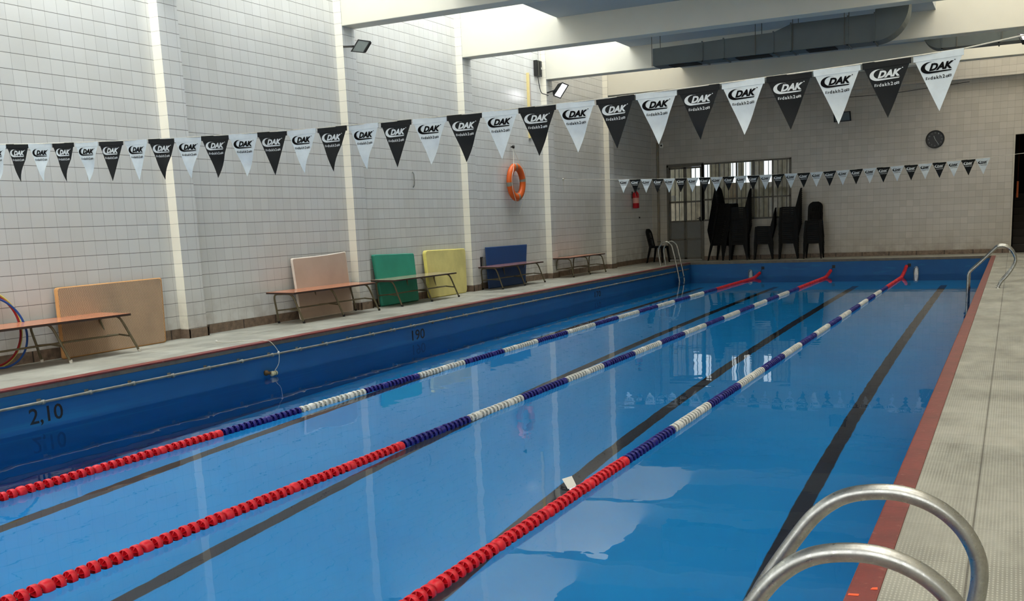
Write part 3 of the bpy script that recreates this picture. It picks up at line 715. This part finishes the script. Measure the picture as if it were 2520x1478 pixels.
# hook for the far line
t = thing('wall_cleat', 'hook on the left wall holding the distant pennant line', 'hook', (0, 20.3, 2.04))
obj('eye', MB().lathe([(0, .03), (.012, .028), (.016, .01), (.022, 0)], 12, Ry), M['steel'], t)
obj('loose_end', MB().tube([(.03, 0, 0), (.02, -.01, -.1), (.022, 0, -.28)], .004, 6), M['rope'], t)
tag(obj('wall_cleat', MB().tube(smooth_path([(.012, 14.17, 2.03), (.035, 14.17, 1.99), (.035, 14.17, 1.84), (.012, 14.165, 1.79)], 4), .010, 8), M['pipe']), 'small grey upright cleat on the tiles above the green mat', 'cleat')
# ------------------------------------------------------------------ life ring
t = thing('life_ring', 'orange life ring hanging on the left wall by a cord', 'life ring', (.035, 17.80, 1.93))
def ring_pts(R, n=56): return [(.065, R*math.cos(2*math.pi*k/n), R*math.sin(2*math.pi*k/n)) for k in range(n)]
mb = MB(); n, sg = 56, 14; vs = []
for k in range(n):
    a = 2*math.pi*k/n
    for q in range(sg):
        b = 2*math.pi*q/sg; rr = .285+.075*math.cos(b); vs.append((.062+.055*math.sin(b), rr*math.cos(a), rr*math.sin(a)))
mb.add(vs, [(k*sg+q, k*sg+(q+1) % sg, ((k+1) % n)*sg+(q+1) % sg, ((k+1) % n)*sg+q) for k in range(n) for q in range(sg)], 0, True)
obj('ring', mb, M['orange'], t)
for a0 in (8, 98, 188, 278):
    mb = MB(); P = []
    vs = []
    for j in range(5):
        a = math.radians(a0-6+j*3)
        for q in range(sg):
            b = 2*math.pi*q/sg; rr = .285+.077*math.cos(b); vs.append((.062+.0567*math.sin(b), rr*math.cos(a), rr*math.sin(a)))
    mb.add(vs, [(k*sg+q, k*sg+(q+1) % sg, (k+1)*sg+(q+1) % sg, (k+1)*sg+q) for k in range(4) for q in range(sg)], 0, True)
    obj('reflective_band', mb, M['band'], t)
P = [(.03, 0, .66), (.06, -.07, .42), (.12, -.22, .22), (.13, -.31, .1), (.125, -.30, -.12), (.12, -.18, -.32), (.09, -.1, -.38)]
obj('grab_line', MB().tube(smooth_path(P, 5), .006, 6), M['rope'], t)
P = [(.03, 0, .66), (.06, .1, .45), (.12, .26, .24), (.10, .355, .05), (.09, .34, -.25), (.06, .22, -.42), (.05, .12, -.6)]
obj('grab_line', MB().tube(smooth_path(P, 5), .005, 6), M['rope'], t)
obj('peg', MB().lathe([(0, .05), (.035, .045), (.03, .02), (.012, 0), (.012, -.02)], 12, Matrix.Translation((0, 0, .66)) @ Ry), M['black'], t)
# ------------------------------------------------------------------ extinguisher
t = thing('fire_extinguisher', 'red fire extinguisher on the left wall near the far corner', 'fire extinguisher', (.10, 24.7, 1.40))
obj('cylinder', MB().lathe([(0, 0), (.07, .005), (.082, .02), (.082, .34), (.07, .38), (.035, .41), (.025, .43), (0, .43)], 24), M['ext'], t)
obj('valve', MB().lathe([(.022, .42), (.022, .47), (0, .47)], 12).box(-.02, .10, -.01, .01, .46, .475).box(-.02, .11, -.008, .008, .485, .50), M['black'], t)
obj('hose', MB().tube(smooth_path([(.02, .0, .45), (.02, -.10, .50), (.04, -.13, .42), (.06, -.09, .3)], 5), .009, 8), M['black'], t)
obj('label', MB().lathe([(.0825, .13), (.0825, .26)], 24), plain('pale paper label', lin(206, 150, 140), .6), t)
obj('hanging_bracket', MB().box(-.10, -.078, -.02, .02, .25, .42), M['black'], t)
# ------------------------------------------------------------------ flood lights
def flood(label, corners, arm, lit, thick, mount, bd=None):
    """corners TL TR BR BL of the housing front in world space"""
    TL, TR, BR, BL = map(Vector, corners); ctr = (TL+TR+BR+BL)/4
    nrm = (TR-TL).cross(BL-TL).normalized()
    if nrm.dot(CAM-ctr) < 0: nrm = -nrm
    t = thing('floodlight', label, 'floodlight', tuple(ctr), 0, 'wall floodlights')
    f = [p-ctr for p in (TL, TR, BR, BL)]; ins = [p*.84 for p in f]
    back = [p*(.8 if not bd else .6)+(Vector(bd) if bd else -nrm*thick) for p in f]
    mb = MB(); vs = f+ins+back
    mb.add(vs, [(0, 1, 5, 4), (1, 2, 6, 5), (2, 3, 7, 6), (3, 0, 4, 7), (1, 0, 8, 9), (2, 1, 9, 10), (3, 2, 10, 11), (0, 3, 11, 8), (8, 11, 10, 9)])
    obj('housing', mb, M['black'], t)
    mb = MB(); mb.add([p-nrm*.004 for p in ins], [(0, 3, 2, 1)]); obj('lamp_glass', mb, M['lamp'] if lit else M['lens'], t)
    a = [Vector(p)-ctr for p in arm]; obj('bracket_arm', MB().tube(a, .014, 8), M['black'], t)
    return t
H = lambda x, y, Y: hit(x, y, 'Y', Y)
flood('black floodlight with grey glass on the second pier', (H(881, 96.5, 12.16), H(912, 101, 12.04), H(894.5, 130.5, 12.08), H(862.5, 127, 12.2)), (H(846, 115, 12.33), H(870, 114, 12.2)), False, .05, None)
flood('lit white floodlight on the fourth pier beside the black box', (H(1384, 202, 19.22), H(1400.5, 209, 19.1), H(1379.5, 243, 19.14), H(1361.5, 236, 19.26)), (H(1347, 228, 19.34), H(1366, 222, 19.26)), True, .16, None, (-.13, .10, .05))
t = flood('black framed floodlight high on the far wall', (H(2051, 277, L-.16), H(2093, 273, L-.16), H(2095, 297, L-.08), H(2052, 301, L-.08)), (H(2073, 287, L-.1), H(2073, 287, L)), False, .05, None)
tag(obj('power_cable', MB().tube([H(2077, 275, L-.03), H(2074, 240, L-.015), H(2180, 232, L-.015), H(2300, 214, L-.015), H(2386, 201, L-.015)], .006, 6), M['black']), 'thin dark cable running along the far wall to the floodlight', 'cable')
# ballast box, channel, conduit near the lit lamp
t = thing('ballast_box', 'black box with cable on the left wall beside the lit floodlight', 'electrical box', (0, 19.13, 4.02))
obj('case', MB().box(.0, .075, -.12, .12, 0, .30).box(.075, .085, -.10, -.06, .02, .28).box(.075, .085, .02, .06, .02, .28), M['black'], t, .004)
obj('sticker', MB().box(.0755, .077, .07, .11, .14, .18), M['white'], t)
P = [(.04, -.02, 0), (.04, .02, -.14), (.05, .1, -.3), (.12, .15, -.34), (.16, .2, -.36)]
obj('cable', MB().tube(smooth_path(P, 5), .008, 8), M['black'], t)
t = thing('trunking', 'pale yellow vertical channel on the left wall below the black box', 'trunking', (0, 18.72, 3.1))
obj('front_face', MB().box(0, .05, -.07, -.035, -.3, .94), M['yellowp'], t); obj('side_face', MB().box(0, .03, -.035, .05, -.3, .92), plain('pinkish grey channel', lin(176, 162, 158), .6), t)
tag(obj('conduit', MB().tube([(.02, 19.25, 4.3), (.02, 19.25, 6.1)], .014, 8), M['white']), 'white conduit rising above the black box', 'pipe')
t = thing('socket_box', 'small dark recessed box on the tiles left of the blue mat', 'socket', (0, 16.4, .49))
obj('frame', MB().box(0, .012, -.055, .055, -.09, .09), M['black'], t); obj('cover', MB().box(.012, .016, .0, .045, -.075, .075), M['pipe'], t)
tag(obj('wall_plug', MB().box(0, .02, 23.05, 23.1, 1.93, 1.96), M['black']), 'tiny dark plug on the left wall under the pennant cord', 'plug')
tag(obj('wall_plug', MB().box(0, .02, 25.2, 25.25, 1.15, 1.19), M['black']), 'tiny dark plug above the lone black chair', 'plug')
# far wall: pipe, camera, clock
t = thing('downpipe', 'grey brown vertical pipe on the far wall left of the door', 'pipe', (.19, L-.04, 0))
obj('pipe', MB().tube([(0, 0, .1), (0, 0, 3.08)], .03, 12), plain('grey brown pipe', lin(136, 126, 108), .5), t)
for z in (.5, 1.85): obj('clip', MB().box(-.035, .035, -.034, .038, z, z+.03), M['frame'], t)
t = thing('security_camera', 'small white security camera beside the top of the vertical pipe', 'camera', (.30, L, 3.0))
obj('base', MB().box(-.045, .045, -.05, 0, -.06, .06), M['white'], t, .006)
obj('lens', MB().lathe([(0, .03), (.02, .028), (.024, 0)], 14, Matrix.Translation((0, -.05, 0)) @ Matrix.Rotation(math.pi/2, 4, 'X')), M['black'], t)
t = thing('wall_clock', 'round black clock on the far wall', 'clock', (6.945, L, 2.675))
Rm = Matrix.Rotation(math.pi/2, 4, 'X')
obj('rim', MB().lathe([(.2, 0), (.205, .03), (.195, .042), (.182, .04), (.18, .025)], 40, Rm), M['black'], t)
obj('face', MB().lathe([(.182, .025), (0.0001, .025)], 40, Rm), M['clock'], t)
nm = MB()
for k in range(12):
    a = 2*math.pi*k/12; vs, fs = text_mesh(str(12 if k == 0 else k), .022 if 0 < k < 10 else .034, .032, bold=.01)
    w_ = .022 if 0 < k < 10 else .034
    nm.add([(.145*math.sin(a)-w_/2+x, -.0262, .145*math.cos(a)-.016+z) for x, z in vs], fs)
obj('numerals', nm, plain('dim grey numeral', lin(128, 130, 128), .5), t)
def hand_(name, a, l, w):
    ca, sa = math.sin(a), math.cos(a); q = []
    for s, ll in ((-1, -.03), (1, -.03), (1, l), (-1, l)): q.append((ca*ll+sa*w*s, -.029, sa*ll-ca*w*s))
    obj(name, MB().prism(q, (0, -.0015, 0)), M['inkw'], t)
hand_('hour_hand', math.radians(-22), .085, .004); hand_('minute_hand', math.radians(148), .14, .003)
# ------------------------------------------------------------------ ducts
def duct(label, x_end, y0, y1, flip, segs, zb, elbow_x, top_z, r, has_vent):
    t = thing('air_duct', label, 'duct', ((x_end+elbow_x)/2, (y0+y1)/2, zb)); ox, oy, oz = t.location
    for (xa, xb, ta, tb) in segs:
        q = [(xa-ox, zb[0] if isinstance(zb, tuple) else 0)]
        b0 = 0; s = obj('duct_section', MB().hexa([(xa-ox, y0-oy, b0), (xb-ox, y0-oy, b0), (xb-ox, y1-oy, b0), (xa-ox, y1-oy, b0)],
                 [(xa-ox, y0-oy, ta-oz), (xb-ox, y0-oy, tb-oz), (xb-ox, y1-oy, tb-oz), (xa-ox, y1-oy, ta-oz)]), M['galv'], t)
        xj = max(xa, xb) if not flip else min(xa, xb); tj = (tb if xj == xb else ta)-oz
        fl_ = MB(); g = .018
        for (p0, p1, p2, p3) in ((y0-oy-g, y0-oy, -g, tj+g), (y1-oy, y1-oy+g, -g, tj+g)): fl_.box(xj-ox-.012, xj-ox+.012, p0, p1, p2, p3)
        fl_.box(xj-ox-.012, xj-ox+.012, y0-oy-g, y1-oy+g, -g, 0); obj('flange', fl_, M['galv'], t)
    # elbow turning up into the slab
    sgn = -1 if flip else 1; q = []; tt = segs[-1][3]-oz; xa = elbow_x-ox
    R = r
    for k in range(13):
        a = math.radians(-90+90*k/12); q.append((xa+sgn*R*math.cos(a), y0-oy, R+R*math.sin(a)))
    q += [(xa+sgn*R, y0-oy, ZS-oz), (xa+sgn*.04, y0-oy, ZS-oz), (xa, y0-oy, tt)]
    if flip: q = q[::-1]
    obj('elbow', MB().prism(q, (0, y1-y0, 0)), M['galv'], t)
    return t
t = duct('grey rectangular air duct hung under the ceiling, tapering to the left', 2.99, 17.4, 17.85, False,
     [(2.99, 3.86, 4.00, 4.01), (3.86, 4.22, 4.01, 4.02), (4.22, 5.04, 4.02, 4.03), (5.04, 5.32, 4.03, 4.13), (5.32, 6.20, 4.13, 4.13), (6.20, 6.60, 4.13, 4.13)], 3.715, 6.60, 4.13, .50, True)
for xa, xb in ((3.25, 3.75), (4.4, 4.95), (5.55, 6.0)):
    obj('vent', MB().box(xa-t.location.x, xb-t.location.x, -.16, .16, -.012, -.002), M['vent'], t)
for x in (2.98, 4.75, 5.35, 6.15):
    obj('hanger_rod', MB().tube([(x-t.location.x, -.24, -.01), (x-t.location.x, -.24, ZS-3.715)], .006, 6).tube([(x-t.location.x, .24, -.01), (x-t.location.x, .24, ZS-3.715)], .006, 6), M['frame'], t)
t = duct('second dark duct running right behind the far ceiling beam', 9.6, 21.2, 21.65, True,
     [(9.6, 8.3, 4.2, 4.2), (8.3, 7.35, 4.2, 4.2)], 4.02, 7.35, 4.2, .36, False)
for x in (7.6, 8.35):
    obj('hanger_rod', MB().tube([(x-t.location.x, -.24, -.01), (x-t.location.x, -.24, ZS-4.02)], .006, 6), M['frame'], t)
# roof-side bright lamp at right edge
flood('lit floodlight cut off by the right edge of the picture, under a beam', (Vector((8.625, 12.0, 2.84)), Vector((8.95, 12.03, 2.79)), Vector((8.95, 11.93, 2.71)), Vector((8.66, 11.92, 2.76))), (Vector((8.8, 12.1, 2.8)), Vector((8.8, 12.42, 3.98))), True, .06, None)
# ------------------------------------------------------------------ chairs
def chair_proto():
    t = bpy.data.objects.new('plastic_chair', None); COL.objects.link(t); t.empty_display_size = .05
    # faces -Y. seat
    mb = MB(); N = 8; top = []; bot = []
    for j in range(N+1):
        v = j/N; y = -.21+.42*v; w = .215-.02*v
        for i in range(N+1):
            u = i/N*2-1; z = .43-.018*(1-u*u)*(1-abs(2*v-1)**2)-.01*v
            if v < .12: z -= .02*(1-v/.12)
            top.append((u*w, y, z)); bot.append((u*w, y, z-.012))
    n1 = N+1; k0 = n1*n1; f = []
    for j in range(N):
        for i in range(N): a = j*n1+i; f += [(a, a+1, a+n1+1, a+n1), (k0+a+n1, k0+a+n1+1, k0+a+1, k0+a)]
    mb.add(top+bot, f, 0, True)
    ring = [i for i in range(n1)]+[j*n1+N for j in range(1, n1)]+[N*n1+i for i in range(N-1, -1, -1)]+[j*n1 for j in range(N-1, 0, -1)]
    ap = [(top[i][0], top[i][1], top[i][2]-.045) for i in ring]; m_ = len(ring)
    mb.add([top[i] for i in ring]+ap, [(i, m_+i, m_+(i+1) % m_, (i+1) % m_) for i in range(m_)], 0, True)
    obj('seat', mb, M['chair'], t)
    # backrest: curved panel with slots, rounded top
    mb = MB(); cols, rows = 15, 14
    def pt(u, v, o):
        w = .20*(1 if v < .7 else math.sqrt(max(0, 1-((v-.7)/.3)**2*.85)))
        return Vector((u*w, .20+.13*v+.035*(1-u*u)+o, .41+.46*v))
    solid = {}
    for j in range(rows):
        for i in range(cols):
            u = abs(i-7); edge = u >= 6 or j >= 11 or j == 0
            slat = (i % 2 == 1) or j == 6
            solid[i, j] = edge or slat
    vid = {}; vs = []
    def V(i, j, o):
        k = (i, j, o)
        if k not in vid: vid[k] = len(vs); vs.append(pt(i/cols*2-1, j/rows, .014 if o else 0))
        return vid[k]
    fs = []
    for (i, j), s in solid.items():
        if not s: continue
        fs.append((V(i, j, 0), V(i+1, j, 0), V(i+1, j+1, 0), V(i, j+1, 0))); fs.append((V(i, j, 1), V(i, j+1, 1), V(i+1, j+1, 1), V(i+1, j, 1)))
        for di, dj, a, b in ((-1, 0, (i, j), (i, j+1)), (1, 0, (i+1, j+1), (i+1, j)), (0, -1, (i+1, j), (i, j)), (0, 1, (i, j+1), (i+1, j+1))):
            if not solid.get((i+di, j+dj), False): fs.append((V(*b, 0), V(*b, 1), V(*a, 1), V(*a, 0))[::-1])
    mb.add(vs, fs); obj('backrest', mb, M['chair'], t)
    for sx in (-1, 1):
        for y0, y1 in ((-.19, -.235), (.17, .27)):
            a = Vector((sx*.185, y0, .415)); b = Vector((sx*.235, y1, 0)); s0, s1 = .032, .018
            def sq(c, s): return [(c.x-s, c.y-s, c.z), (c.x+s, c.y-s, c.z), (c.x+s, c.y+s, c.z), (c.x-s, c.y+s, c.z)]
            obj('leg', MB().hexa(sq(b, s1), sq(a, s0)), M['chair'], t, .004)
    return t
proto = chair_proto(); used = False
def place(loc, rz, label, group=None, tilt=0):
    global used
    o = proto if not used else copy_tree(proto); used = True
    o.location = loc; o.rotation_euler = (tilt, 0, rz); o.scale = (.88, .88, 1); tag(o, label, 'chair', group); return o
YS = 25.92
# rz: chair local -Y is its front.  rz=+90deg -> faces +X ; rz=-90deg -> faces -X
STK = [(1.93, YS, math.radians(72), 21, 'leaning stack by the door', .010), (2.40, YS+.02, math.radians(-84), 19, 'tall stack beside the leaning one', .0),
       (3.02, YS, math.radians(-80), 9, 'short middle stack', .0), (3.64, YS, math.radians(-82), 18, 'tall stack at the window end', .0),
       (4.28, YS-.12, math.radians(2), 11, 'rightmost stack', .0)]
for x, y, rz, n, nm_, lean in STK:
    for k in range(n):
        fx, fy = math.sin(rz), -math.cos(rz)
        lab = ('%s black plastic chair %s' % ('top' if k == n-1 else 'bottom' if k == 0 else ORD[k]+' from the floor,', 'of the '+nm_ if k in (0, n-1) else 'in the '+nm_))
        place((x+fx*lean*k, y+fy*lean*k*.3, .05*k), rz+random.uniform(-.015, .015), lab, 'black chairs stacked on the far deck')
place((.43, 25.45, 0), math.radians(82), 'lone black plastic chair in the far left corner beside the ladder')
